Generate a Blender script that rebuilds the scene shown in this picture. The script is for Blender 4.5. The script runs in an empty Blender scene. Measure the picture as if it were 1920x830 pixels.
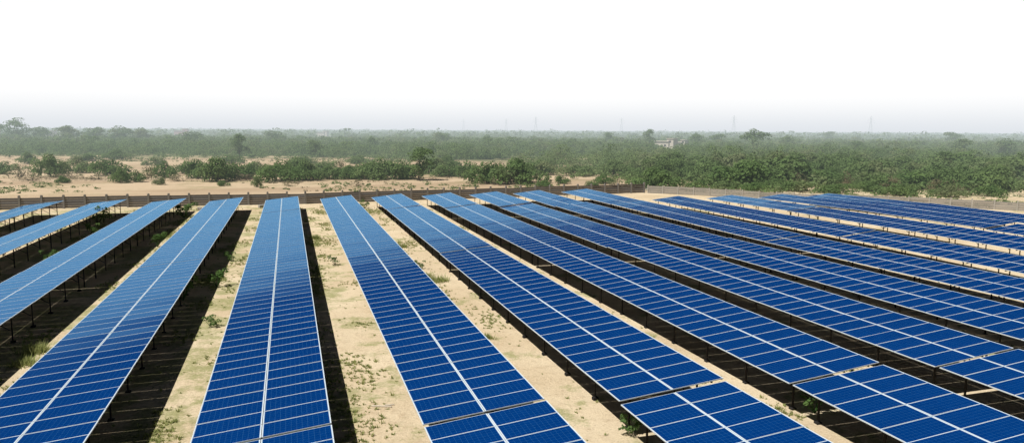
import bpy, math, random
import numpy as np
from mathutils import Vector, Matrix, Euler
random.seed(7); rng = np.random.default_rng(11)
scene = bpy.context.scene
COL = scene.collection
scene.view_settings.view_transform = 'Standard'
scene.view_settings.look = 'None'
scene.view_settings.exposure = 0

# ------------------------------------------------------------ camera
H = 10.2
TH = math.radians(16.94); P = math.radians(7.13); ROLL = math.radians(0.33)
F = Vector((math.sin(TH)*math.cos(P), math.cos(TH)*math.cos(P), -math.sin(P)))
R = Vector((math.cos(TH), -math.sin(TH), 0))
U = R.cross(F)
R2 = (R*math.cos(ROLL) + U*math.sin(ROLL)).normalized()
U2 = (U*math.cos(ROLL) - R*math.sin(ROLL)).normalized()
cam = bpy.data.cameras.new("camera"); co = bpy.data.objects.new("camera", cam); COL.objects.link(co)
m = Matrix((R2, U2, -F)).transposed().to_4x4(); m.translation = Vector((0, 0, H))
co.matrix_world = m
cam.sensor_width = 36; cam.lens = 36*1371/1920
cam.clip_end = 20000; cam.clip_start = 0.1
scene.camera = co

def in_view(p, mx=0.1):
    d = Vector(p) - Vector((0, 0, H)); z = d.dot(F)
    if z < 1: return False
    return abs(d.dot(R2)/z*1371) < 960*(1+mx) and abs(d.dot(U2)/z*1371) < 415*(1+mx*2)

def survey(bearing, depth):
    b = math.radians(bearing); r = depth/math.cos(b)
    return Vector((r*math.sin(TH+b), r*math.cos(TH+b), 0))

def ss(v, a, b):
    t = min(1, max(0, (v-a)/(b-a))); return t*t*(3-2*t)
def terrain(x, y):
    mk = ss(x, 10, 40)*ss(y, 14, 44)*(1-ss(y, 88, 104))*(1-ss(x, 80, 100))
    if mk == 0: return 0.0
    return mk*(0.22*math.sin(x*.06+.5)*math.sin(y*.075+.1) + 0.05*math.sin(x*.19+y*.04+1.0) - .05)

# ------------------------------------------------------------ node helpers
def new_mat(name):
    mt = bpy.data.materials.new(name); mt.use_nodes = True
    nt = mt.node_tree; nt.nodes.clear()
    return mt, nt
def N(nt, t, **k):
    n = nt.nodes.new(t)
    for a, b in k.items(): setattr(n, a, b)
    return n
def setin(nt, sock, v):
    if hasattr(v, 'links') or hasattr(v, 'is_output'): nt.links.new(v, sock)
    else: sock.default_value = v
def mth(nt, op, a, b=None, c=None, clamp=False):
    n = N(nt, 'ShaderNodeMath', operation=op); n.use_clamp = clamp
    setin(nt, n.inputs[0], a)
    if b is not None: setin(nt, n.inputs[1], b)
    if c is not None: setin(nt, n.inputs[2], c)
    return n.outputs[0]
def mixc(nt, f, a, b, mode='MIX'):
    n = N(nt, 'ShaderNodeMix', data_type='RGBA', blend_type=mode)
    setin(nt, n.inputs[0], f)
    for s, v in ((n.inputs[6], a), (n.inputs[7], b)):
        if isinstance(v, tuple): s.default_value = (v[0], v[1], v[2], 1)
        else: nt.links.new(v, s)
    return n.outputs[2]
def noise(nt, vec, scale, detail=4, rough=0.55, dist=0.0):
    n = N(nt, 'ShaderNodeTexNoise'); n.inputs['Scale'].default_value = scale
    n.inputs['Detail'].default_value = detail; n.inputs['Roughness'].default_value = rough
    n.inputs['Distortion'].default_value = dist
    if vec is not None: nt.links.new(vec, n.inputs['Vector'])
    return n.outputs['Fac']
def smooth(nt, v, a, b):
    n = N(nt, 'ShaderNodeMapRange', interpolation_type='SMOOTHSTEP')
    setin(nt, n.inputs[0], v); n.inputs[1].default_value = a; n.inputs[2].default_value = b
    return n.outputs[0]
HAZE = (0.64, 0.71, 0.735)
def finish(mt, nt, shader, haze=True, sigma=0.00092):  # aerial haze painted into surfaces as emission, growing with distance from the site
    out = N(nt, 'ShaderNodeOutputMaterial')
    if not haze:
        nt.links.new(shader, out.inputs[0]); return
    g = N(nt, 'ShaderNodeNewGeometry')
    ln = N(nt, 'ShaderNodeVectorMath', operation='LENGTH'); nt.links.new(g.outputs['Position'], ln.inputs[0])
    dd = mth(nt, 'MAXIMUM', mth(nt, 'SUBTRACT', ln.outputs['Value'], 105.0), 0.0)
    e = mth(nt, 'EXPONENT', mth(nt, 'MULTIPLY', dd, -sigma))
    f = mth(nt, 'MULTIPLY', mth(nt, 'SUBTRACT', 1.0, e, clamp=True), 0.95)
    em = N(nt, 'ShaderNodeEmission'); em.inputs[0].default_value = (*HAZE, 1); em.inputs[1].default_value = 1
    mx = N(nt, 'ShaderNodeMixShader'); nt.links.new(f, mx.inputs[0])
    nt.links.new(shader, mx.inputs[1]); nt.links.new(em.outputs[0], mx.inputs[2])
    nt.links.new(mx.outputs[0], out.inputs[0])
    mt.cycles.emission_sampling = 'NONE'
def pbsdf(nt, col, rough=0.8, spec=0.3, metal=0.0):
    b = N(nt, 'ShaderNodeBsdfPrincipled')
    if isinstance(col, tuple): b.inputs['Base Color'].default_value = (*col[:3], 1)
    else: nt.links.new(col, b.inputs['Base Color'])
    setin(nt, b.inputs['Roughness'], rough)
    b.inputs['Specular IOR Level'].default_value = spec
    b.inputs['Metallic'].default_value = metal
    return b

# ------------------------------------------------------------ materials
# glass over cells
M_CELL, nt = new_mat("photovoltaic_glass")
uvn = N(nt, 'ShaderNodeUVMap'); sp = N(nt, 'ShaderNodeSeparateXYZ'); nt.links.new(uvn.outputs[0], sp.inputs[0])
def edge(c):
    fr = mth(nt, 'FRACT', c); return mth(nt, 'MINIMUM', fr, mth(nt, 'SUBTRACT', 1.0, fr))
eu, ev = edge(sp.outputs[0]), edge(sp.outputs[1])
line = mth(nt, 'LESS_THAN', mth(nt, 'MINIMUM', eu, ev), 0.015)
ins = mth(nt, 'MULTIPLY', mth(nt, 'MULTIPLY', mth(nt, 'GREATER_THAN', sp.outputs[0], 0.0), mth(nt, 'LESS_THAN', sp.outputs[0], 12.0)),
          mth(nt, 'MULTIPLY', mth(nt, 'GREATER_THAN', sp.outputs[1], 0.0), mth(nt, 'LESS_THAN', sp.outputs[1], 6.0)))
fl = N(nt, 'ShaderNodeVectorMath', operation='FLOOR'); nt.links.new(uvn.outputs[0], fl.inputs[0])
gp = N(nt, 'ShaderNodeNewGeometry')
sn = N(nt, 'ShaderNodeVectorMath', operation='SNAP'); nt.links.new(gp.outputs['Position'], sn.inputs[0]); sn.inputs[1].default_value = (2, 1, 50)
ad = N(nt, 'ShaderNodeVectorMath', operation='ADD'); nt.links.new(fl.outputs[0], ad.inputs[0]); nt.links.new(sn.outputs[0], ad.inputs[1])
wn = N(nt, 'ShaderNodeTexWhiteNoise'); nt.links.new(ad.outputs[0], wn.inputs['Vector'])
cellc = mixc(nt, wn.outputs['Value'], (0.0005, 0.034, 0.175), (0.001, 0.041, 0.200))
cellc = mixc(nt, mth(nt, 'MULTIPLY', noise(nt, gp.outputs['Position'], 0.2, 2), 0.8), cellc, (0.0005, 0.029, 0.148))
c2 = mixc(nt, line, cellc, (0.035, 0.14, 0.34))
c3 = mixc(nt, ins, (0.42, 0.55, 0.70), c2)
df = N(nt, 'ShaderNodeBsdfDiffuse'); nt.links.new(c3, df.inputs[0])
gl = N(nt, 'ShaderNodeBsdfGlossy'); gl.inputs[0].default_value = (0.30, 0.70, 1.0, 1)
dust = noise(nt, gp.outputs['Position'], 1.0, 2)
setin(nt, gl.inputs['Roughness'], mth(nt, 'MULTIPLY_ADD', dust, 0.04, 0.06))
fr = N(nt, 'ShaderNodeFresnel'); fr.inputs[0].default_value = 1.35
mx = N(nt, 'ShaderNodeMixShader'); nt.links.new(mth(nt, 'MULTIPLY', fr.outputs[0], 0.72), mx.inputs[0])
nt.links.new(df.outputs[0], mx.inputs[1]); nt.links.new(gl.outputs[0], mx.inputs[2])
finish(M_CELL, nt, mx.outputs[0], False)

def simple(name, col, rough=0.7, spec=0.3, metal=0, var=0.3, scale=3, haze=False):
    mt, nt = new_mat(name)
    g = N(nt, 'ShaderNodeNewGeometry')
    n1 = noise(nt, g.outputs['Position'], scale, 5)
    c = mixc(nt, n1, tuple(x*(1-var) for x in col), tuple(min(1, x*(1+var)) for x in col))
    b = pbsdf(nt, c, rough, spec, metal)
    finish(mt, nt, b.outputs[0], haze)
    return mt
M_ALU = simple("aluminium_frame", (0.66, 0.73, 0.79), 0.5, 0.3, 0.0, 0.05)
M_BACK = simple("dark_backsheet", (0.03, 0.03, 0.03), 0.6, 0.1, 0, 0.1)
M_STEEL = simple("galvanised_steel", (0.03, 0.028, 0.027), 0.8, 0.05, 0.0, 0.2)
M_POST = simple("concrete_post", (0.25, 0.242, 0.238), 0.9, 0.2, 0, 0.2, 3)
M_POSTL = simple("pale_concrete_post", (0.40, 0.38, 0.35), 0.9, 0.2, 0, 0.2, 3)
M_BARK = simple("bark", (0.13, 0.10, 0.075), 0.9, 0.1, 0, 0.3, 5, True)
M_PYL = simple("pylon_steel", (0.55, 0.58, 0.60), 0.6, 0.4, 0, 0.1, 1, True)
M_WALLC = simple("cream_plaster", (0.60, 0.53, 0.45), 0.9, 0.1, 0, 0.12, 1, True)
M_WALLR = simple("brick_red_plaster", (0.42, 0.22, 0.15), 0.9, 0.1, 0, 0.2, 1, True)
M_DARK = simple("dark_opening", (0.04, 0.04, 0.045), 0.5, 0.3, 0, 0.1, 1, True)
M_WOOD = simple("bleached_timber", (0.62, 0.55, 0.45), 0.8, 0.2, 0, 0.2, 8)

# precast plank
def plank_mat(name, a, b_, d, l):
    mt, nt = new_mat(name)
    g = N(nt, 'ShaderNodeNewGeometry'); oi = N(nt, 'ShaderNodeObjectInfo')
    at = N(nt, 'ShaderNodeAttribute'); at.attribute_name = "tint"
    c = mixc(nt, at.outputs['Fac'], a, b_)
    c = mixc(nt, mth(nt, 'MULTIPLY', noise(nt, g.outputs['Position'], 2.5, 5), 0.7), c, d)
    c = mixc(nt, mth(nt, 'MULTIPLY', oi.outputs['Random'], 0.6), c, l)
    finish(mt, nt, pbsdf(nt, c, 0.9, 0.2).outputs[0], False)
    return mt
M_PLANK = plank_mat("weathered_precast_plank", (0.085, 0.082, 0.084), (0.18, 0.173, 0.175), (0.115, 0.109, 0.11), (0.17, 0.165, 0.168))
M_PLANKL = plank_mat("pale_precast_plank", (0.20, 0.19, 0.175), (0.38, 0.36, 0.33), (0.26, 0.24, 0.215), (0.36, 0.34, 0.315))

def foliage(name, ca, cb, cc, haze=True, dry=None):
    mt, nt = new_mat(name)
    at = N(nt, 'ShaderNodeAttribute'); at.attribute_name = "tint"
    oi = N(nt, 'ShaderNodeObjectInfo'); g = N(nt, 'ShaderNodeNewGeometry')
    c = mixc(nt, at.outputs['Fac'], ca, cb)
    c = mixc(nt, mth(nt, 'MULTIPLY', oi.outputs['Random'], 0.5), c, cc)
    c = mixc(nt, mth(nt, 'MULTIPLY', smooth(nt, noise(nt, g.outputs['Position'], 0.014, 4, .6), 0.42, 0.62), 0.6), c, cc)
    if dry: c = mixc(nt, mth(nt, 'MULTIPLY', smooth(nt, noise(nt, g.outputs['Position'], 0.07, 3, .6), 0.54, 0.64), 0.6), c, dry)
    b = pbsdf(nt, c, 0.8, 0.08)
    t = N(nt, 'ShaderNodeBsdfTranslucent'); nt.links.new(c, t.inputs[0])
    mx = N(nt, 'ShaderNodeMixShader'); mx.inputs[0].default_value = 0.42
    nt.links.new(b.outputs[0], mx.inputs[1]); nt.links.new(t.outputs[0], mx.inputs[2])
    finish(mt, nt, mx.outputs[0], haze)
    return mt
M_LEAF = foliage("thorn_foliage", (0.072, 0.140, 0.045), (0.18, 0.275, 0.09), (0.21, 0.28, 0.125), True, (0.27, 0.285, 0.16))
M_LEAFD = foliage("dry_foliage", (0.16, 0.14, 0.09), (0.26, 0.22, 0.14), (0.20, 0.20, 0.11))
M_WEED = foliage("weed_foliage", (0.07, 0.15, 0.04), (0.16, 0.26, 0.08), (0.14, 0.22, 0.08), False)
M_GRASS = foliage("grass_blades", (0.18, 0.25, 0.07), (0.48, 0.47, 0.21), (0.32, 0.36, 0.14), False)

# ground
M_GROUND, nt = new_mat("sandy_soil")
g = N(nt, 'ShaderNodeNewGeometry'); pos = g.outputs['Position']
sx = N(nt, 'ShaderNodeSeparateXYZ'); nt.links.new(pos, sx.inputs[0])
X, Y = sx.outputs[0], sx.outputs[1]
n1 = noise(nt, pos, 0.18, 5); n2 = noise(nt, pos, 1.6, 6, 0.72); n3 = noise(nt, pos, 9, 6, 0.8); n4 = noise(nt, pos, 0.035, 4, 0.6)
sand = mixc(nt, smooth(nt, n1, 0.3, 0.7), (0.62, 0.49, 0.325), (0.76, 0.635, 0.45))
sand = mixc(nt, mth(nt, 'MULTIPLY', smooth(nt, n2, 0.49, 0.69), 0.55), sand, (0.47, 0.355, 0.225))
sand = mixc(nt, mth(nt, 'MULTIPLY', smooth(nt, n3, 0.52, 0.65), 0.5), sand, (0.34, 0.255, 0.16))
sand = mixc(nt, mth(nt, 'MULTIPLY', smooth(nt, n3, 0.48, 0.36), 0.5), sand, (0.80, 0.69, 0.52))
# grass patches on soil (inside the compound)
left = smooth(nt, mth(nt, 'MULTIPLY', X, -1.0), -12.0, 6.0)
gm = mth(nt, 'ADD', noise(nt, pos, 0.3, 5, 0.68), mth(nt, 'MULTIPLY', left, 0.10))
gmask = mth(nt, 'MULTIPLY', smooth(nt, gm, 0.54, 0.65), smooth(nt, mth(nt, 'ADD', n2, mth(nt, 'MULTIPLY', n3, 0.6)), 0.58, 0.84))
gmask = mth(nt, 'MULTIPLY', gmask, mth(nt, 'SUBTRACT', 1.0, smooth(nt, Y, 98.0, 110.0)))
sand = mixc(nt, mth(nt, 'MULTIPLY', gmask, 0.72), sand, (0.28, 0.30, 0.115))
# far scrub
rl = N(nt, 'ShaderNodeVectorMath', operation='LENGTH'); nt.links.new(pos, rl.inputs[0])
rr = mth(nt, 'ADD', mth(nt, 'ADD', rl.outputs['Value'], mth(nt, 'MULTIPLY', X, 0.5)), mth(nt, 'MULTIPLY', mth(nt, 'SUBTRACT', n4, 0.5), 220.0))
far = smooth(nt, rr, 245.0, 315.0)
scrub = mixc(nt, smooth(nt, noise(nt, pos, 0.02, 5, 0.7), 0.42, 0.62), (0.08, 0.125, 0.042), (0.17, 0.19, 0.085))
scrub = mixc(nt, smooth(nt, noise(nt, pos, 0.013, 4, 0.6), 0.58, 0.65), scrub, (0.44, 0.35, 0.24))
mid = mth(nt, 'MULTIPLY', smooth(nt, rl.outputs['Value'], 122.0, 140.0), smooth(nt, noise(nt, pos, 0.09, 6, 0.75), 0.49, 0.63))
# brown bands of harder soil in the fields
mp = N(nt, 'ShaderNodeMapping'); nt.links.new(pos, mp.inputs[0]); mp.inputs['Scale'].default_value = (0.012, 0.06, 1)
band = mth(nt, 'MULTIPLY', smooth(nt, Y, 112.0, 130.0), smooth(nt, noise(nt, mp.outputs[0], 1.0, 5, .6), 0.42, 0.56))
fld = smooth(nt, Y, 106.0, 112.0)
colr = mixc(nt, mth(nt, 'MULTIPLY', fld, 0.6), sand, (0.53, 0.40, 0.275))
colr = mixc(nt, mth(nt, 'MULTIPLY', band, 0.6), colr, (0.37, 0.265, 0.175))
colr = mixc(nt, mth(nt, 'MULTIPLY', mid, 0.6), colr, (0.29, 0.245, 0.125))
colr = mixc(nt, far, colr, scrub)
b = pbsdf(nt, colr, 0.95, 0.05)
bp = N(nt, 'ShaderNodeBump'); bp.inputs['Strength'].default_value = 1.0; bp.inputs['Distance'].default_value = 0.11
nt.links.new(mth(nt, 'ADD', n2, mth(nt, 'MULTIPLY', n3, 0.4)), bp.inputs['Height']); nt.links.new(bp.outputs[0], b.inputs['Normal'])
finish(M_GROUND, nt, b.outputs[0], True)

M_ROAD, nt = new_mat("dirt_track_soil")
g = N(nt, 'ShaderNodeNewGeometry')
c = mixc(nt, noise(nt, g.outputs['Position'], 0.4, 5, 0.65), (0.34, 0.315, 0.285), (0.47, 0.435, 0.39))
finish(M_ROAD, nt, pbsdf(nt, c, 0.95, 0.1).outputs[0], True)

# ------------------------------------------------------------ object helpers
def mesh(name, verts, faces, mats, midx=None, uvs=None, tint=None, smoothf=False):
    me = bpy.data.meshes.new(name)
    verts = np.asarray(verts, dtype=np.float32)
    if isinstance(faces, np.ndarray):
        nv, nf, k = len(verts), len(faces), faces.shape[1]
        me.vertices.add(nv); me.vertices.foreach_set("co", verts.ravel())
        me.loops.add(nf*k); me.loops.foreach_set("vertex_index", faces.ravel().astype(np.int32))
        me.polygons.add(nf); me.polygons.foreach_set("loop_start", np.arange(0, nf*k, k, dtype=np.int32))
        me.polygons.foreach_set("loop_total", np.full(nf, k, dtype=np.int32))
        me.update(calc_edges=True)
    else:
        me.from_pydata([tuple(v) for v in verts.tolist()], [], faces)
    for mt in mats: me.materials.append(mt)
    if midx is not None: me.polygons.foreach_set("material_index", np.asarray(midx, dtype=np.int32))
    if uvs is not None:
        l = me.uv_layers.new(name="UVMap"); l.data.foreach_set("uv", np.asarray(uvs, dtype=np.float32).ravel())
    if tint is not None:
        a = me.attributes.new("tint", 'FLOAT', 'FACE'); a.data.foreach_set("value", np.asarray(tint, dtype=np.float32))
    if smoothf: me.polygons.foreach_set("use_smooth", [True]*len(me.polygons))
    me.update()
    return me
def obj(name, data, loc=(0, 0, 0), rot=(0, 0, 0), parent=None, scale=(1, 1, 1)):
    o = bpy.data.objects.new(name, data); COL.objects.link(o)
    o.location = loc; o.rotation_euler = rot; o.scale = scale
    if parent is not None: o.parent = parent
    return o
def tag(o, label, cat, group=None):
    o["label"] = label; o["category"] = cat
    if group: o["group"] = group
class Box:
    def __init__(s): s.v = []; s.f = []; s.t = []
    def add(s, c, d, M=None, t=0.5):
        i = len(s.v); cx, cy, cz = c; a, b_, e = d[0]/2, d[1]/2, d[2]/2
        for x, y, z in ((-a,-b_,-e),(a,-b_,-e),(a,b_,-e),(-a,b_,-e),(-a,-b_,e),(a,-b_,e),(a,b_,e),(-a,b_,e)):
            p = Vector((cx+x, cy+y, cz+z))
            if M is not None: p = M @ p
            s.v.append(tuple(p))
        for q in ((0,3,2,1),(4,5,6,7),(0,1,5,4),(1,2,6,5),(2,3,7,6),(3,0,4,7)):
            s.f.append(tuple(i+k for k in q)); s.t.append(t)
    def beam(s, p, q, w0, w1=None, n=5, t=0.5):
        p = Vector(p); q = Vector(q); w1 = w0 if w1 is None else w1
        d = (q-p).normalized(); a = d.orthogonal().normalized(); b_ = d.cross(a); i = len(s.v)
        for (c, w) in ((p, w0), (q, w1)):
            for k in range(n):
                an = 2*math.pi*k/n; s.v.append(tuple(c + a*math.cos(an)*w + b_*math.sin(an)*w))
        for k in range(n):
            k2 = (k+1) % n; s.f.append((i+k, i+k2, i+n+k2, i+n+k)); s.t.append(t)
        s.f.append(tuple(i+n+k for k in range(n))); s.t.append(t)
    def mesh(s, name, mats, tint=False): return mesh(name, s.v, s.f, mats, tint=s.t if tint else None)

# ------------------------------------------------------------ solar tables
TILT = math.radians(6.0)
ML, MW, FR, TK = 1.97, 0.998, 0.012, 0.035
PX, PY = 1.992, 1.010
def module_geo():
    a, b_ = ML/2, MW/2; ai, bi = a-FR*2.0, b_-FR
    v = [(-a,-b_,0),(a,-b_,0),(a,b_,0),(-a,b_,0), (-ai,-bi,0),(ai,-bi,0),(ai,bi,0),(-ai,bi,0),
         (-ai,-bi,-.004),(ai,-bi,-.004),(ai,bi,-.004),(-ai,bi,-.004), (-a,-b_,-TK),(a,-b_,-TK),(a,b_,-TK),(-a,b_,-TK)]
    f = [(0,1,5,4),(1,2,6,5),(2,3,7,6),(3,0,4,7),(4,5,9,8),(5,6,10,9),(6,7,11,10),(7,4,8,11),(8,9,10,11),
         (12,13,1,0),(13,14,2,1),(14,15,3,2),(15,12,0,3),(15,14,13,12)]
    mi = [0]*8+[1]+[0]*4+[2]
    uv = [[(-.5,-.5)]*4]*8 + [[(-.10,-.03),(12.10,-.03),(12.10,6.03),(-.10,6.03)]] + [[(-.5,-.5)]*4]*5
    return np.array(v), f, mi, uv
GV, GF, GM, GU = module_geo()
PMATS = [M_ALU, M_CELL, M_BACK]
MOD = mesh("solar_module", GV, GF, PMATS, GM, [p for q in GU for p in q])
R_T = Matrix.Rotation(-TILT, 4, 'Y')
CH = 1.41
def mod_xf(i, s, n):
    y = (i - (n-1)/2)*PY; x = s*PX/2
    jit = Euler((random.gauss(0, .003), random.gauss(0, .003), 0)).to_matrix().to_4x4()
    return Matrix.Translation((0, 0, CH)) @ R_T @ Matrix.Translation((x, y, 0.05+random.gauss(0, .002))) @ jit
_arr = {}
def array_mesh(n):
    k = (n, random.randint(0, 2))
    if k not in _arr:
        V = []; Fc = []; MI = []; UV = []
        for i in range(n):
            for s in (-1, 1):
                M4 = mod_xf(i, s, n); o = len(V)
                V += [tuple(M4 @ Vector(p)) for p in GV.tolist()]
                Fc += [tuple(o+j for j in q) for q in GF]; MI += GM; UV += [p for q in GU for p in q]
        _arr[k] = mesh("panel_array", V, Fc, PMATS, MI, UV)
    return _arr[k]
def leg_geo(bx, x, y):
    top = CH + math.tan(TILT)*x - 0.10
    bx.add((x, y, top/2-.15), (.07, .05, top+.3)); 
def frame_mesh(n, legs):
    bx = Box(); L = n*PY
    for x in (-1.55, -0.45, 0.45, 1.55):
        bx.add((x, 0, -0.025), (.05, L-.1, .07), Matrix.Translation((0, 0, CH)) @ R_T)
    k = int(L//3.0); sp_ = (L-1.2)/k
    ys = [-L/2+.6+sp_*j for j in range(k+1)]
    for y in ys:
        bx.add((0, y, -0.10), (3.5, .05, .075), Matrix.Translation((0, 0, CH)) @ R_T)
        bx.beam((1.25, y, .55), (0.2, y, CH-.12), .025, n=4)
        if legs:
            for x in (-1.3, 1.3): leg_geo(bx, x, y)
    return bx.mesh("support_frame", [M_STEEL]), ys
_fr = {}
def frame(n, legs):
    if (n, legs) not in _fr: _fr[(n, legs)] = frame_mesh(n, legs)
    return _fr[(n, legs)]
def leg_mesh(x):
    bx = Box(); top = CH + math.tan(TILT)*x - 0.10
    bx.add((0, 0, top/2-.15), (.05, .07, top+.3)); bx.add((0, 0, -.02), (.20, .20, .14)); bx.add((0, 0, top-.05), (.12, .10, .012))
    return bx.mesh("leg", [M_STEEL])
LEG = {-1.3: leg_mesh(-1.3), 1.3: leg_mesh(1.3)}
ROWP = 6.6
ROWX = {4: 25.5, 5: 32.4, 6: 39.7, 7: 47.3, 8: 55.5, 9: 63.6, 10: 71.4}
ntab = 0
for k in range(-5, 11):
    xc = ROWX.get(k, -0.95 + ROWP*k)
    g2 = 0.04 if k <= 1 else 0.16
    y1 = 21.27; y2 = y1 + 30*PY + g2 ; y3 = y2 + 30*PY + (0.04 if k <= 2 else .16)
    segs = [(21.08, 16, True), (y1, 30, False), (y2, 30, False)]
    if k <= 6: segs.append((y3, 15 + (2 if k in (5, 6) else 0), False))
    elif k == 7: segs[2] = (y2, 34, False)
    else: segs = [segs[0], segs[1], (y2, 17, False), (y2+17*PY+.16, 17, False)]
    rowz = random.gauss(0, .02); rowx = random.gauss(0, .03)
    for (y0, n, back) in segs:
        L = n*PY
        yc = y0 - L/2 if back else y0 + L/2
        vis = any(in_view((xc+dx, yc+L*t/2, 1.4), .04) for t in np.linspace(-1, 1, 17) for dx in (-2, 2))
        if not vis: continue
        near = math.hypot(xc, max(0, yc-L/2)) < 47
        e = bpy.data.objects.new("solar_panel_table", None); COL.objects.link(e); e.empty_display_size = .5
        q = .35 if k <= 1 else 1.0
        ha, hb = terrain(xc, yc-L/2), terrain(xc, yc+L/2); hm = (terrain(xc, yc)+(ha+hb)/2)/2
        e.location = (xc+rowx+random.gauss(0, .02)*q, yc, hm+rowz+random.gauss(0, .02)*q)
        e.rotation_euler = (math.atan2(hb-ha, L)+random.gauss(0, .0015)*q, random.gauss(0, .005)*q, 0)
        tag(e, ("short" if n < 20 else "long") + " tilted table of blue photovoltaic modules on steel posts over sand", "solar panels", "rows of solar panel tables")
        ntab += 1
        fm, ys = frame(n, not near)
        obj("support_frame", fm, parent=e)
        if near:
            for i in range(n):
                for s in (-1, 1):
                    o = obj("solar_module", MOD, parent=e)
                    l, r, _ = mod_xf(i, s, n).decompose(); o.location = l; o.rotation_euler = r.to_euler()
            for y in ys:
                for x in (-1.3, 1.3): obj("leg", LEG[x], (x, y, 0), parent=e)
        else:
            obj("panel_array", array_mesh(n), parent=e)
print("tables", ntab)

# ------------------------------------------------------------ ground
gx = [-9000, -3000, -1000, -400, -150, -60, -20] + list(range(0, 122, 3)) + [150, 250, 600, 1500, 4000, 9000]
gy = [-9000, -2000, -500, -100, -30, 0] + list(range(6, 120, 3)) + [140, 200, 400, 900, 2500, 9000]
gv = [(x, y, terrain(x, y)) for y in gy for x in gx]; nx = len(gx)
gf = [(j*nx+i, j*nx+i+1, (j+1)*nx+i+1, (j+1)*nx+i) for j in range(len(gy)-1) for i in range(nx-1)]
go = obj("ground", mesh("ground", gv, gf, [M_GROUND], smoothf=True)); go["kind"] = "structure"
# dirt track beyond the wall
pts = []; xs = np.linspace(-130, 62, 60)
for x in xs:
    y = 116.5 + 1.5*math.sin(x*.05) + 0.02*x; w = 3.0 + .5*math.sin(x*.21)+.3*math.sin(x*.9)
    pts += [(x, y-w, .006), (x, y+w, .006)]
fs = [(2*i, 2*i+2, 2*i+3, 2*i+1) for i in range(len(xs)-1)]
ro = obj("dirt_road", mesh("dirt_road", pts, fs, [M_ROAD])); ro["kind"] = "structure"

# ------------------------------------------------------------ precast boundary walls
def plank_mesh(L, seed, mt, n=5, hgt=.265):
    r = random.Random(seed); bx = Box()
    for i in range(n):
        bx.add((0, r.uniform(-.01, .01), .04+.13+i*.29), (L, .05, hgt), t=r.random()*0.8 + (0.2 if i == n-1 else 0))
    return bx.mesh("wall_panel", [mt], True)
PV = [plank_mesh(2.34, s, M_PLANK) for s in range(6)]
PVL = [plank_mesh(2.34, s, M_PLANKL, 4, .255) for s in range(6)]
pb = Box(); pb.add((0, 0, .82), (.24, .26, 1.74)); pb.add((0, 0, 1.72), (.16, .18, .06)); POST = pb.mesh("wall_post", [M_POST])
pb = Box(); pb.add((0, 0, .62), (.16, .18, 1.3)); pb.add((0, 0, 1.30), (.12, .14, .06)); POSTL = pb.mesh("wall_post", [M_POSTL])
def wall(pl, label, PVv, PM_):
    e = bpy.data.objects.new("boundary_wall", None); COL.objects.link(e); e.location = (pl[0][0], pl[0][1], 0)
    tag(e, label, "wall")
    for (a, b_) in zip(pl[:-1], pl[1:]):
        a = Vector((*a, 0)); b_ = Vector((*b_, 0)); d = b_-a; n = round(d.length/2.5); st = d/n; ang = math.atan2(d.y, d.x)
        for i in range(n):
            w0 = a + st*i; p = w0 - e.location
            obj("wall_post", PM_, (p.x, p.y, terrain(w0.x, w0.y)), (random.gauss(0,.012), random.gauss(0,.012), ang), e)
            q = p + st/2; w1 = w0 + st/2
            obj("wall_panel", random.choice(PVv), (q.x, q.y, terrain(w1.x, w1.y)+random.gauss(0, .035)), (0, 0, ang), e, (st.length/2.5, 1, 1))
    q = b_ - e.location; obj("wall_post", PM_, (q.x, q.y, terrain(b_.x, b_.y)), (0, 0, ang), e)
wall([(-52, 105.5), (2, 103.5), (56, 109)], "long weathered grey brown precast plank wall behind the solar rows", PV, POST)
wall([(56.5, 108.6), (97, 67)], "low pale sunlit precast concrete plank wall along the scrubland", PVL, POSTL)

# ------------------------------------------------------------ vegetation generators
def leaf_quads(cent, rad, n, size, r, squash=1.0, outw=0.7):
    """cent (k,3), rad (k,3)"""
    k = len(cent); w = rad[:, 0]**2; li = r.choice(k, n, p=w/w.sum())
    d = r.normal(size=(n, 3)); d /= np.linalg.norm(d, axis=1)[:, None]
    d[:, 2] = np.where(d[:, 2] < -0.35, -d[:, 2], d[:, 2])
    rr = (r.uniform(0.45, 1.15, (n, 1)))**0.5
    p = cent[li] + d*rr*rad[li]
    nn = d*outw + np.array([0, 0, .4]) + r.normal(size=(n, 3))*0.40; nn /= np.linalg.norm(nn, axis=1)[:, None]
    t = np.cross(nn, r.normal(size=(n, 3))); t /= np.linalg.norm(t, axis=1)[:, None]; bb = np.cross(nn, t)
    s = size*r.uniform(.4, 1.25, (n, 1)); s2 = s*r.uniform(.4, .85, (n, 1))
    v = np.stack([p-t*s, p-bb*s2, p+t*s, p+bb*s2], 1).reshape(-1, 3)
    v[:, 2] = np.maximum(v[:, 2], 0.02)
    lob = r.uniform(0, 1, k)[li]
    tint = np.clip(lob*0.6 + r.uniform(0, .4, n), 0, 1)
    return v, tint
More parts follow.
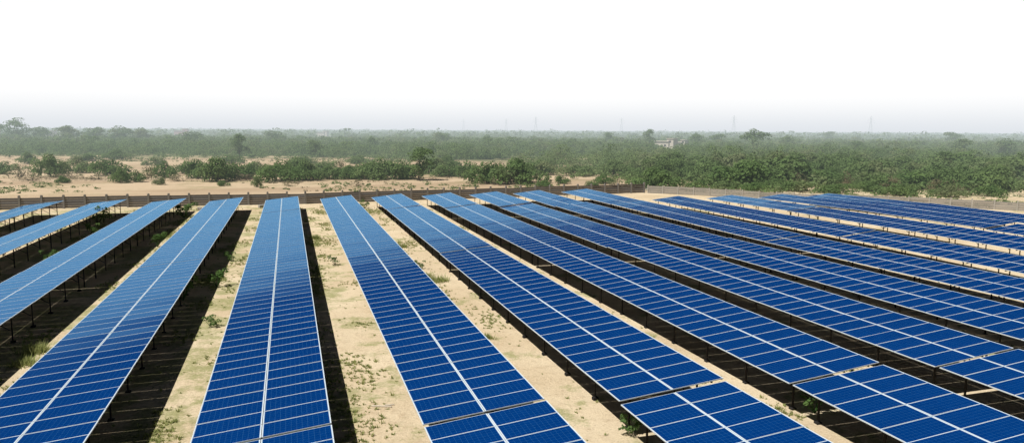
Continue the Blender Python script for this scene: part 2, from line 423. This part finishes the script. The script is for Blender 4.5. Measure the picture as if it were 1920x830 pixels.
def lobes(kind, r, k=None):
    if kind == 'bush':
        k = k or 22
        a = r.uniform(0, 6.28, k); q = r.uniform(.05, .85, k)
        c = np.stack([np.cos(a)*q, np.sin(a)*q, r.uniform(.05, .55, k)], 1)
        s = r.uniform(.18, .36, k); rad = np.stack([s, s, s*r.uniform(.7, .95, k)], 1)
        c[:, 2] *= (1.15 - .9*q)
    elif kind == 'tree':
        k = k or 24
        a = r.uniform(0, 6.28, k); z = r.uniform(.35, 1.7, k); q = r.uniform(.0, .75, k)*np.sqrt(np.clip(1-((z-.9)/1.0)**2, .1, 1))
        c = np.stack([np.cos(a)*q, np.sin(a)*q, z], 1)
        s = r.uniform(.22, .42, k); rad = np.stack([s, s, s*.9], 1)
    elif kind == 'umbrella':
        k = k or 26
        a = r.uniform(0, 6.28, k); q = r.uniform(.05, .8, k)
        c = np.stack([np.cos(a)*q, np.sin(a)*q, 1.85 - .5*q**2 + r.uniform(-.6, .12, k)], 1)
        s = r.uniform(.22, .36, k); rad = np.stack([s, s, s*.75], 1)
    else:  # tall open tree
        k = k or 26
        a = r.uniform(0, 6.28, k); z = r.uniform(.4, 2.7, k); q = r.uniform(.0, .75, k)*(1.15-.3*np.abs(z-1.4))
        c = np.stack([np.cos(a)*q, np.sin(a)*q, z], 1)
        s = r.uniform(.28, .45, k); rad = np.stack([s, s, s*.9], 1)
    return c, rad
FQ = lambda n: np.arange(n*4).reshape(-1, 4)
variants = {}
def make_variant(kind, seed, nleaf, size, mat):
    r = np.random.default_rng(seed); c, rad = lobes(kind, r)
    v, t = leaf_quads(c, rad, nleaf, size, r)
    cm = mesh("crown", v, FQ(nleaf), [mat], tint=t)
    bx = Box(); zt = {'bush': .06, 'tree': .35, 'umbrella': .9, 'tall': .6}[kind]
    lean = r.uniform(-.1, .1, 2); fork = Vector((lean[0], lean[1], zt))
    w = .03 if kind == 'bush' else .04
    bx.beam((0, 0, -.02), fork, w*1.2, w*.8, 7)
    for j in range(min(9, len(c))):
        q = Vector(c[j]); mid_ = fork.lerp(q, .5) + Vector(r.uniform(-.06, .06, 3))
        bx.beam(fork, mid_, w*.55, w*.35, 5); bx.beam(mid_, q, w*.35, w*.12, 4)
    tm = bx.mesh("trunk", [M_BARK])
    return cm, tm
for kind, seeds, nl, sz in (('bush', range(10), 3000, .047), ('tree', range(20, 25), 2400, .062), ('umbrella', range(30, 32), 1300, .07), ('tall', range(40, 44), 2200, .07)):
    variants[kind] = [make_variant(kind, s, nl, sz, M_LEAF) for s in seeds]
variants['dry'] = [make_variant('bush', s, 420, .055, M_LEAFD) for s in (60, 61)]
NAMEK = {'bush': ("thorn_bush", "bush", "spreading green thorn bush on dry sandy ground"),
         'tree': ("broadleaf_tree", "tree", "rounded green tree with visible trunk in scrubland"),
         'umbrella': ("acacia_tree", "tree", "flat topped acacia tree rising above green scrub"),
         'tall': ("tall_tree", "tree", "tall hazy tree rising above the woodland"),
         'dry': ("dry_bush", "bush", "sparse dry brownish bush on sandy ground")}
def plant(kind, p, width, height, group=None, label=None):
    cm, tm = random.choice(variants[kind])
    nm, cat, lb = NAMEK[kind]
    e = bpy.data.objects.new(nm, None); COL.objects.link(e); e.location = (p[0], p[1], terrain(p[0], p[1]))
    hz = {'bush': .72, 'dry': .72, 'tree': 2.0, 'umbrella': 2.2, 'tall': 3.0}[kind]
    e.rotation_euler = (0, 0, random.uniform(0, 6.28)); e.scale = (width/2, width/2*random.uniform(.75, 1.25), height/hz)
    obj("crown", cm, parent=e); obj("trunk", tm, parent=e)
    tag(e, label or lb, cat, group)
G1 = "bushes and trees on the sandy scrubland"
# kind, bearing, depth, width, height
for (kd, be, D, w, h) in [
    ('bush', -32.3, 152, 7.5, 5.2), ('bush', -29.0, 157, 10, 3.8), ('bush', -30.8, 165, 9, 3.4), ('bush', -25.5, 150, 6, 3.2), ('bush', -28.2, 136, 4.4, 2.8), ('bush', -27.3, 138, 4, 2.2),
    ('bush', -24, 165, 9, 3), ('bush', -22, 141, 12, 5.2), ('bush', -23.3, 150, 8, 4), ('bush', -20.6, 150, 9, 3.3), ('bush', -17.6, 143, 12, 3.9), ('bush', -15.9, 146, 10, 3.6), ('bush', -14.2, 150, 8, 3.0),
    ('bush', -19.3, 128, 2.2, 1.8), ('bush', -11.6, 153, 11, 3.8), ('bush', -10.1, 150, 11, 4.2), ('tree', -7.3, 148, 8.4, 6.9), ('bush', -8.7, 151, 10, 4.4), ('bush', -5, 160, 9, 3),
    ('bush', -1.9, 140, 10, 4.6), ('bush', -.3, 139, 11, 5.0), ('bush', 1.2, 143, 9, 4), ('bush', -3.6, 158, 10, 4), ('bush', 3.9, 140, 4, 1.7), ('bush', 7.1, 141, 5, 1.8), ('bush', 9.4, 158, 7, 2.4),
    ('bush', 6.2, 133, 3.5, 1.2), ('bush', 5.1, 165, 9, 2.8), ('bush', 10.6, 150, 6, 2.4), ('bush', 13.2, 158, 11, 3.6), ('bush', 15.1, 146, 12, 3.2), ('bush', 17.0, 146, 12, 3.8), ('bush', 18.9, 150, 11, 3.7), ('bush', 20.4, 146, 10, 3.2),
    ('bush', 23.3, 140, 10, 3.6), ('bush', 22, 152, 11, 3.6), ('bush', 25.4, 145, 10, 3.6), ('bush', 26.8, 132, 12, 3.4), ('bush', 28.7, 134, 11, 3.6), ('bush', 30, 140, 11, 4), ('dry', 31.2, 122, 5, 2.2), ('bush', 33, 132, 11, 3.4),
    ('dry', 30.1, 122, 4, 2.4), ('dry', -34, 148, 5, 2.6), ('dry', -26.5, 145, 4, 2.6), ('dry', -13.2, 158, 4, 3.4), ('dry', -1, 165, 4, 3), ('dry', 24.6, 134, 4, 3), ('dry', -33.3, 140, 7, 1.3), ('dry', -29.6, 144, 11, 1.2), ('dry', -24.6, 141, 6, 1.2), ('dry', -31.5, 147, 9, 1.0), ('dry', -20, 147, 9, 1.1),
    ('dry', -17, 130, 3, 1.0), ('dry', -12, 131, 3, 1.1), ('dry', 8.3, 131, 4, 1.6), ('dry', 12.1, 134, 4, 2), ('bush', -35, 160, 8, 3), ('bush', 35, 150, 10, 4), ('dry', 17.8, 138, 6, 2.4), ('dry', 21.4, 136, 6, 2.4), ('dry', 27.6, 127, 6, 2.4), ('dry', 10.5, 142, 5, 2),
    ('bush', 16, 128, 5, 1.6), ('bush', 18.4, 126, 5.5, 1.7), ('bush', 21.2, 126, 7, 2.2), ('bush', 24, 122, 6.5, 2.0), ('bush', 28, 118, 7, 2.2), ('bush', 11.8, 141, 4, 1.6), ('bush', 2.5, 131, 4, 1.4), ('bush', -31.6, 135, 3, 1.4), ('bush', -25.8, 132, 3, 1.4), ('bush', -21.6, 130, 2.5, 1.1),
    ('bush', 30.8, 116, 6, 1.8), ('bush', 33.2, 118, 6, 2.0), ('bush', 26, 126, 6, 2.0), ('bush', 19.8, 132, 6, 2.0), ('bush', 14.2, 132, 5, 1.6),
    ('bush', 14.2, 170, 12, 4.4), ('bush', 19.6, 166, 12, 4.2), ('bush', 24.4, 160, 13, 4.3), ('bush', 29.4, 158, 12, 4.4), ('bush', 32, 152, 12, 4.2), ('bush', 11.7, 168, 10, 3.0),
    ('bush', -6, 172, 11, 4), ('bush', -16.6, 160, 11, 3.4), ('bush', -12.9, 150, 7, 3), ('bush', -19, 166, 9, 3), ('bush', 2.4, 168, 10, 3.5), ('bush', -9.8, 166, 11, 3.4), ('bush', -14.4, 172, 10, 3.2),
    ('bush', -33.5, 205, 8, 3), ('bush', -30.2, 222, 9, 2.6), ('bush', -26.0, 200, 7, 2.4), ('bush', -21, 214, 10, 2.8), ('bush', -16, 208, 9, 2.8), ('bush', -11.8, 216, 8, 2.6), ('bush', -5.0, 196, 9, 3), ('bush', -28.4, 236, 11, 3),
    ('umbrella', 18.2, 320, 14, 11.6), ('tree', 10.4, 395, 10, 11.6), ('tree', 14.0, 400, 12, 9), ('tree', -20.4, 255, 7.5, 8.6), ('tree', -15.1, 265, 6.5, 6.6), ('tall', -34.1, 430, 20, 16.5), ('tree', -35.4, 430, 22, 15), ('tree', -31.2, 420, 16, 11.5), ('tree', -29.6, 430, 17, 11),
    ('tree', -28, 430, 17, 11.5), ('tree', -26.8, 440, 16, 10.5), ('tree', -32.6, 440, 16, 11), ('tree', 31.5, 290, 12, 8), ('tree', 23.2, 700, 16, 11), ('tree', 30.9, 500, 17, 11), ('tree', 25.2, 300, 9, 7), ('tree', 33.8, 300, 13, 8), ('tree', -2.0, 360, 9, 8), ('tree', 4.6, 330, 8, 7), ('tree', -10.8, 340, 9, 7.5),
    ('tree', -23.5, 380, 15, 9), ('tree', -18, 420, 14, 9.5), ('tree', -5.5, 420, 13, 9), ('tree', 7.5, 460, 14, 9.5), ('tree', 15.5, 420, 13, 9), ('tree', 20.5, 380, 12, 8.5)]:
    plant(kd, survey(be, D), w, h, G1)

HOUSES = [(11.8, 430, 12, 5.6, M_WALLC), (-24.2, 1000, 18, 9, M_WALLR), (-14.5, 950, 16, 7.5, M_WALLC), (-32.2, 700, 12, 7, M_WALLC), (12.9, 450, 8, 4.6, M_WALLC)]
def clear(p):
    for (be, D, w, h, _) in HOUSES:
        c = survey(be, D); u = c.normalized(); d = p-c; al = d.dot(u); la = abs(d.x*u.y - d.y*u.x)
        if -0.34*D < al < 14 and la < w*.5+1: return False
    return True
def clearing(p):
    return math.sin(p.x*.031+1.3*math.sin(p.y*.017)) + math.sin(p.y*.037+1.1*math.sin(p.x*.021+2)) + .5*math.sin(p.x*.09+p.y*.07)
def inside(p, m):  # inside the compound (plus margin m) on the right
    return p.x > 45 and (p.x-56)*1.03 + (p.y-109) < m
# woodland positions
cand = []
def lowd(be):
    if be < -12: return 268
    if be < -6: return 268 - (be+12)/6*40
    return 228 - min(1, (be+6)/18)*90
for _ in range(15500):
    be = rng.uniform(-38, 38); D = math.sqrt(rng.uniform(120**2, 520**2))
    lo = lowd(be) - (12 if be > 20 else 0)
    f = (D-lo)/42 + 0.25*math.sin(be*.9+D*.03) + .08
    if f < 0 or rng.uniform() > f: continue
    p = survey(be, D)
    if clearing(p) > 1.05 and rng.uniform() < .93: continue
    if inside(p, 12): continue
    if clear(p): cand.append((p, D))
cand.sort(key=lambda t: t[1])
def wsize(): return float(np.clip(rng.lognormal(2.0, .48), 2.5, 17))
for p, D in cand[:180]:
    w = wsize(); kd = 'bush' if rng.uniform() < .93 else 'tree'
    h = min(5.4, w*rng.uniform(.28, .55)+.6)
    plant(kd, p, w if kd == 'bush' else min(9, w+1), h if kd == 'bush' else rng.uniform(4.2, 6.4), "thicket of bushes at the edge of the woodland", None if kd == 'tree' else "dense rounded green bush in a thorny thicket")
V = []; T = []
bushL = [lobes('bush', np.random.default_rng(100+i), 12) for i in range(12)] + [lobes('tree', np.random.default_rng(200+i), 12) for i in range(3)]
def bulk(p, w, h, n, size, kd):
    c, rad = bushL[kd]; a = rng.uniform(0, 6.28); ca, sa = math.cos(a), math.sin(a)
    hz = .72 if kd < 12 else 2.0
    sc = np.array([w/2, w/2, h/hz])
    cc = np.stack([c[:, 0]*ca-c[:, 1]*sa, c[:, 0]*sa+c[:, 1]*ca, c[:, 2]], 1)*sc
    v, t = leaf_quads(cc, rad*sc, n, size, rng)
    v[:, 0] += p.x; v[:, 1] += p.y
    V.append(v); T.append(np.clip(t*.5 + rng.uniform(-.25, .8), 0, 1))
for p, D in cand[180:]:
    kd = rng.integers(0, 12) if rng.uniform() < .94 else rng.integers(12, 15)
    w = wsize(); nn = int((360 if D < 330 else 130)*min(2.4, max(.4, (w/7.5)**2)))
    bulk(p, w if kd < 12 else max(w*.8, 7), min(5.4, w*rng.uniform(.28, .52)+.7) if kd < 12 else rng.uniform(4.5, 7.6), nn, .25 if D < 330 else .44, kd)
# understorey filling between the larger bushes
for _ in range(4200):
    be = rng.uniform(-38, 38); D = math.sqrt(rng.uniform(118**2, 340**2)); p = survey(be, D)
    if D < lowd(be) - 8 - (16 if be > 16 else 0) + rng.normal()*14: continue
    if clearing(p) > 1.05: continue
    if inside(p, 8): continue
    bulk(p, rng.uniform(2.5, 7.5), rng.uniform(.8, 2.3), 95, .25, rng.integers(0, 12))
for _ in range(7500):
    D = 500*math.exp(rng.uniform(0, math.log(3400/500))); be = rng.uniform(-38, 38); p = survey(be, D)
    if not clear(p): continue
    if clearing(p*.4) > 1.2 and D < 900: continue
    kd = rng.integers(0, 15); s = 1 + (D-500)/1400
    h = rng.uniform(2.8, 5.6)*(1 if kd < 12 else 1.35)
    if D > 650 and rng.uniform() < .35: h = float(np.clip(rng.lognormal(2.15, .18), 6, 12.5)); kd = rng.integers(12, 15)
    bulk(p, rng.uniform(8, 17)*s, h, 46, .9*(s**.6), kd)
V = np.concatenate(V); T = np.concatenate(T)
print("woodland quads", len(T))
wo = obj("woodland", mesh("woodland", V, FQ(len(V)//4), [M_LEAF], tint=T)); wo["kind"] = "stuff"
tag(wo, "hazy expanse of green thorn woodland reaching the horizon", "woodland")
# low scrub carpet
V = []; T = []
for _ in range(8500):
    be = rng.uniform(-38, 38); D = math.sqrt(rng.uniform(100**2, 300**2)); p = survey(be, D)
    if p.y < 108 and p.x < 58: continue
    if inside(p, 3): continue
    if 112 < p.y < 121 and p.x < 62 : continue
    if math.sin(p.x*.09)+math.sin(p.y*.11+p.x*.03)+rng.normal()*.4 < (.85 if be < 0 else (-.2 if be < 14 else -.9)): continue
    s = rng.uniform(.3, 1.5); c, rad = bushL[rng.integers(0, 12)]
    sc = np.array([s, s, s*.7]); v, t = leaf_quads(c*sc, rad*sc, 40, .15, rng); v[:, 0] += p.x; v[:, 1] += p.y
    V.append(v); T.append(t)
V = np.concatenate(V); T = np.concatenate(T)
so = obj("low_scrub", mesh("low_scrub", V, FQ(len(V)//4), [M_LEAF], tint=T)); so["kind"] = "stuff"; tag(so, "scattered low green scrub on sandy ground", "scrub")
# dry straw coloured brush on the open field
V = []; T = []
for _ in range(3000):
    be = rng.uniform(-38, 36); D = math.sqrt(rng.uniform(118**2, 260**2)); p = survey(be, D)
    if inside(p, 4) or (p.y < 121 and p.x < 62): continue
    if math.sin(p.x*.07+1)+math.sin(p.y*.13)+rng.normal()*.5 < .5: continue
    s = rng.uniform(.3, 1.3); c, rad = bushL[rng.integers(0, 12)]
    sc = np.array([s, s, s*.6]); v, t = leaf_quads(c*sc, rad*sc, 26, .13, rng); v[:, 0] += p.x; v[:, 1] += p.y
    V.append(v); T.append(t)
V = np.concatenate(V); T = np.concatenate(T)
so = obj("dry_brush", mesh("dry_brush", V, FQ(len(V)//4), [M_LEAFD], tint=T)); so["kind"] = "stuff"; tag(so, "scattered straw coloured dry brush on tan ground", "scrub")

# ------------------------------------------------------------ grass in the rows
def blades(pp, size, per, flat=False):
    V = []; T = []
    for (p, s) in pp:
        n = per; a = rng.uniform(0, 6.28, n); q = rng.uniform(0, .9, n)*size*s; hgt = size*s*rng.uniform(.4, 1.2, n); ln = rng.uniform(.2, 1.0, n)*hgt
        z0 = 0 if flat else terrain(p[0], p[1])
        bx_ = p[0]+np.cos(a)*q; by_ = p[1]+np.sin(a)*q; w = .008+.018*s
        dx, dy = np.cos(a), np.sin(a)
        v = np.stack([np.stack([bx_-dy*w, by_+dx*w, 0*bx_+.001+z0], 1), np.stack([bx_+dy*w, by_-dx*w, 0*bx_+.001+z0], 1), np.stack([bx_+dx*ln, by_+dy*ln, hgt+z0], 1)], 1).reshape(-1, 3)
        V.append(v); T.append(np.clip(rng.uniform(0, .5)+rng.uniform(0, .5, n), 0, 1))
    return np.concatenate(V), np.concatenate(T)
pp = []
for _ in range(300):
    k = int(rng.integers(-5, 4)); c = -0.95+ROWP*k+ROWP/2
    if k >= 1 and rng.uniform() < .5: continue
    x0 = c + rng.uniform(-1.6, 1.7); y0 = 12 + 88*rng.uniform()**1.1
    rx, ry = rng.uniform(.3, 1.1), rng.uniform(.6, 3.2)
    for _ in range(int(38*rx*ry)+6):
        pp.append(((x0+rng.normal()*rx*.5, y0+rng.normal()*ry*.5), rng.uniform(.3, 1.0)))
for _ in range(2500):
    k = int(rng.integers(-5, 9)); pp.append(((-0.95+ROWP*k+ROWP/2+rng.uniform(-2.4, 2.2), rng.uniform(12, 102)), rng.uniform(.3, .8)))
v, t = blades(pp, .12, 12)
go2 = obj("grass", mesh("grass", v, np.arange(len(v)).reshape(-1, 3), [M_GRASS], tint=t)); go2["kind"] = "stuff"; tag(go2, "sparse yellow green grass tufts on the sand between rows", "grass")

# weeds and grass clumps, one object each
WE = []
for s in range(3):
    r = np.random.default_rng(300+s); k = 9; a = r.uniform(0, 6.28, k); q = r.uniform(.1, .7, k)
    c = np.stack([np.cos(a)*q, np.sin(a)*q, r.uniform(.25, 1.0, k)], 1); rad = np.full((k, 3), .22)
    vv, tt = leaf_quads(c, rad, 300, .085, r); bx = Box()
    for j in range(k): bx.beam((0, 0, 0), c[j], .02, .008, 4)
    WE.append((mesh("leaves", vv, FQ(300), [M_WEED], tint=tt), bx.mesh("stem", [M_WEED])))
for (x, y, s, h) in [(-4.7, 50, 1.0, 1.0), (-6.3, 46.5, 1.3, 1.2), (-4.2, 40, .7, .6), (-11.1, 68.6, 1.1, 1.2), (-19.7, 87, 1.6, 1.8), (-17.4, 62, .9, 1.0), (-24.8, 70, 1.0, 1.0), (3.1, 56, .7, .6), (10.9, 21.6, .6, .6), (18.1, 21.3, .9, .8), (-11.7, 90.4, 1.8, 1.5), (-12.2, 92.5, 1.5, 1.3),
                     (28.5, 34, .5, .5), (-31, 84, 1.4, 1.5), (-18.2, 78, 1.0, 1.1), (14.9, 21.6, .5, .5), (9.2, 96, 1, 1.1), (22.4, 60, .7, .7), (-4.6, 60, .8, .7), (9.0, 53, .7, .6), (22.2, 26, .6, .5)]:
    lm, sm = random.choice(WE)
    e = bpy.data.objects.new("weed_plant", None); COL.objects.link(e); e.location = (x, y, terrain(x, y)); e.scale = (s, s, h); e.rotation_euler = (0, 0, random.uniform(0, 6))
    tag(e, "leafy green weed growing beside the solar panel rows", "plant", "weeds between the solar rows")
    obj("leaves", lm, parent=e); obj("stem", sm, parent=e)
for (x, y, s) in [(-11.5, 37.3, 1.5), (-11.3, 35.5, 1.1), (8.9, 63, 1.5), (9.2, 48, 1.4), (8.7, 50, 1.0), (9.0, 34, .8), (2.0, 70, 1.2), (-10.9, 21, 1.0)]:
    v, t = blades([((rng.normal()*.22*s, rng.normal()*.22*s), rng.uniform(.7, 1.2)) for _ in range(16)], .30*s, 18, True)
    e = obj("grass_clump", mesh("grass_clump", v, np.arange(len(v)).reshape(-1, 3), [M_GRASS], tint=t), (x, y, 0))
    tag(e, "bushy clump of dry pale green grass on sand", "grass clump", "grass clumps between the solar rows")
# timber offcut
bx = Box(); bx.add((0, 0, .03), (.75, .07, .04)); bx.add((.3, .09, .025), (.35, .05, .03), Matrix.Rotation(.3, 4, 'Z'))
e = obj("timber_offcut", bx.mesh("timber_offcut", [M_WOOD]), (3.0, 26.3, 0), (0, 0, -.35)); tag(e, "pale broken timber offcut lying on the sand", "timber")
# rubble near the far end
for (x, y) in [(-9.8, 97), (-9.0, 98.2), (-10.6, 98.4), (-3.6, 100), (-9.5, 99.4)]:
    bx = Box()
    for j in range(4): bx.add((random.uniform(-.4, .4), random.uniform(-.3, .3), .18), (random.uniform(.4, .8), random.uniform(.3, .6), random.uniform(.3, .45)), Matrix.Rotation(random.uniform(-.5, .5), 4, 'Z'))
    e = obj("rubble_pile", bx.mesh("rubble_pile", [M_POSTL]), (x, y, 0), (0, 0, random.uniform(0, 3))); tag(e, "small pile of broken pale concrete blocks on sand", "rubble", "rubble by the wall")

# ------------------------------------------------------------ houses
for (be, D, w, h, mt) in HOUSES:
    p = survey(be, D); ang = -(TH+math.radians(be))-.5
    e = bpy.data.objects.new("village_house", None); COL.objects.link(e); e.location = p; e.rotation_euler = (0, 0, ang)
    tag(e, ("red" if mt is M_WALLR else "cream") + " plastered flat roofed village house among the trees", "house", "village houses")
    bx = Box(); bx.add((-w*.12, 0, h*.36), (w*.76, 6, h*.72)); bx.add((w*.31, .5, h*.5), (w*.36, 5.5, h)); obj("wall", bx.mesh("wall", [mt]), parent=e)
    bx = Box(); bx.add((-w*.14, -.2, h*.74), (w*.82, 6.8, .25)); bx.add((w*.31, .4, h+.13), (w*.40, 6.2, .25)); obj("roof", bx.mesh("roof", [M_WALLC]), parent=e)
    bx = Box(); bx.add((0, 0, 0), (1.2, .12, 2.1)); obj("door", bx.mesh("door", [M_DARK]), (-w*.1, -3.02, 1.05), parent=e)
    bx = Box(); bx.add((0, 0, 0), (1.3, .12, 1.1)); wm = bx.mesh("window", [M_DARK])
    for x in (-w*.35, w*.08): obj("window", wm, (x, -3.02, 1.7), parent=e)
    obj("window", wm, (w*.31, -2.27, h*.7), parent=e)

# ------------------------------------------------------------ pylons
def pylon():
    bx = Box(); t = .09
    def hw(z): return 3.6*(1-z/30)+.7 if z < 26 else .9
    lv = [0, 6, 11, 15.5, 19.5, 23, 26, 29, 32, 35]
    for (z0, z1) in zip(lv[:-1], lv[1:]):
        a, b_ = hw(z0), hw(z1); C0 = [(-a,-a),(a,-a),(a,a),(-a,a)]; C1 = [(-b_,-b_),(b_,-b_),(b_,b_),(-b_,b_)]
        for i in range(4):
            j = (i+1) % 4
            bx.beam((*C0[i], z0), (*C1[i], z1), t, n=4); bx.beam((*C0[i], z0), (*C1[j], z1), t*.6, n=4); bx.beam((*C0[j], z0), (*C1[i], z1), t*.6, n=4)
    for i in range(4): bx.beam(((-.9,.9)[i%2], (-.9,.9)[i//2], 35), (0, 0, 38), t, n=4)
    for z, l in ((26, 7), (30, 6), (34, 4.5)):
        for s in (-1, 1):
            bx.beam((s*.9, 0, z), (s*l, 0, z), t*.8, n=4); bx.beam((s*.9, 0, z+2), (s*l, 0, z), t*.6, n=4); bx.beam((s*l, 0, z), (s*l, 0, z-1.8), t*.6, n=4)
    return bx.mesh("transmission_pylon", [M_PYL])
PM = pylon()
for be, D in ((1.8, 1500), (16.7, 1300), (8.4, 1600), (25.9, 1300), (-.5, 1800), (-3.8, 1900)):
    e = obj("transmission_pylon", PM, survey(be, D), (0, 0, random.uniform(-.6, .2)))
    tag(e, "distant grey lattice transmission pylon above the treeline", "pylon", "transmission pylons")

# ------------------------------------------------------------ light
sd = Vector((-0.57, -0.12, 1.0)).normalized()
sl = bpy.data.lights.new("sun", 'SUN'); sl.energy = 5.0; sl.angle = math.radians(.5); sl.color = (1, .965, .90)
so_ = bpy.data.objects.new("sun", sl); COL.objects.link(so_); so_.rotation_euler = sd.to_track_quat('Z', 'Y').to_euler(); so_.location = (0, 0, 50)
w = bpy.data.worlds.new("World"); scene.world = w; w.use_nodes = True; nt = w.node_tree; nt.nodes.clear()
sky = N(nt, 'ShaderNodeTexSky'); sky.sky_type = 'NISHITA'; sky.sun_disc = False
sky.sun_elevation = math.asin(sd.z); sky.sun_rotation = math.atan2(sd.x, sd.y) % (2*math.pi)
sky.dust_density = 0.5
tc = N(nt, 'ShaderNodeTexCoord'); sp = N(nt, 'ShaderNodeSeparateXYZ'); nt.links.new(tc.outputs['Generated'], sp.inputs[0])
z = sp.outputs[2]
hz = mixc(nt, smooth(nt, z, -0.012, 0.052), (0.73, 0.77, 0.82), (1.02, 1.02, 1.02))
# white horizon band kept ahead only, darkened behind the camera to deepen shadows
azf = smooth(nt, mth(nt, 'ADD', sp.outputs[1], mth(nt, 'MULTIPLY', sp.outputs[0], 0.3)), 0.0, 0.42)
hz = mixc(nt, azf, (0.12, 0.17, 0.24), hz)
skyc = N(nt, 'ShaderNodeVectorMath', operation='SCALE'); nt.links.new(sky.outputs[0], skyc.inputs[0]); skyc.inputs['Scale'].default_value = 0.009
full = mixc(nt, smooth(nt, z, 0.17, 0.21), hz, skyc.outputs[0])
bg = N(nt, 'ShaderNodeBackground'); nt.links.new(full, bg.inputs[0]); bg.inputs[1].default_value = 1.0
out = N(nt, 'ShaderNodeOutputWorld'); nt.links.new(bg.outputs[0], out.inputs[0])
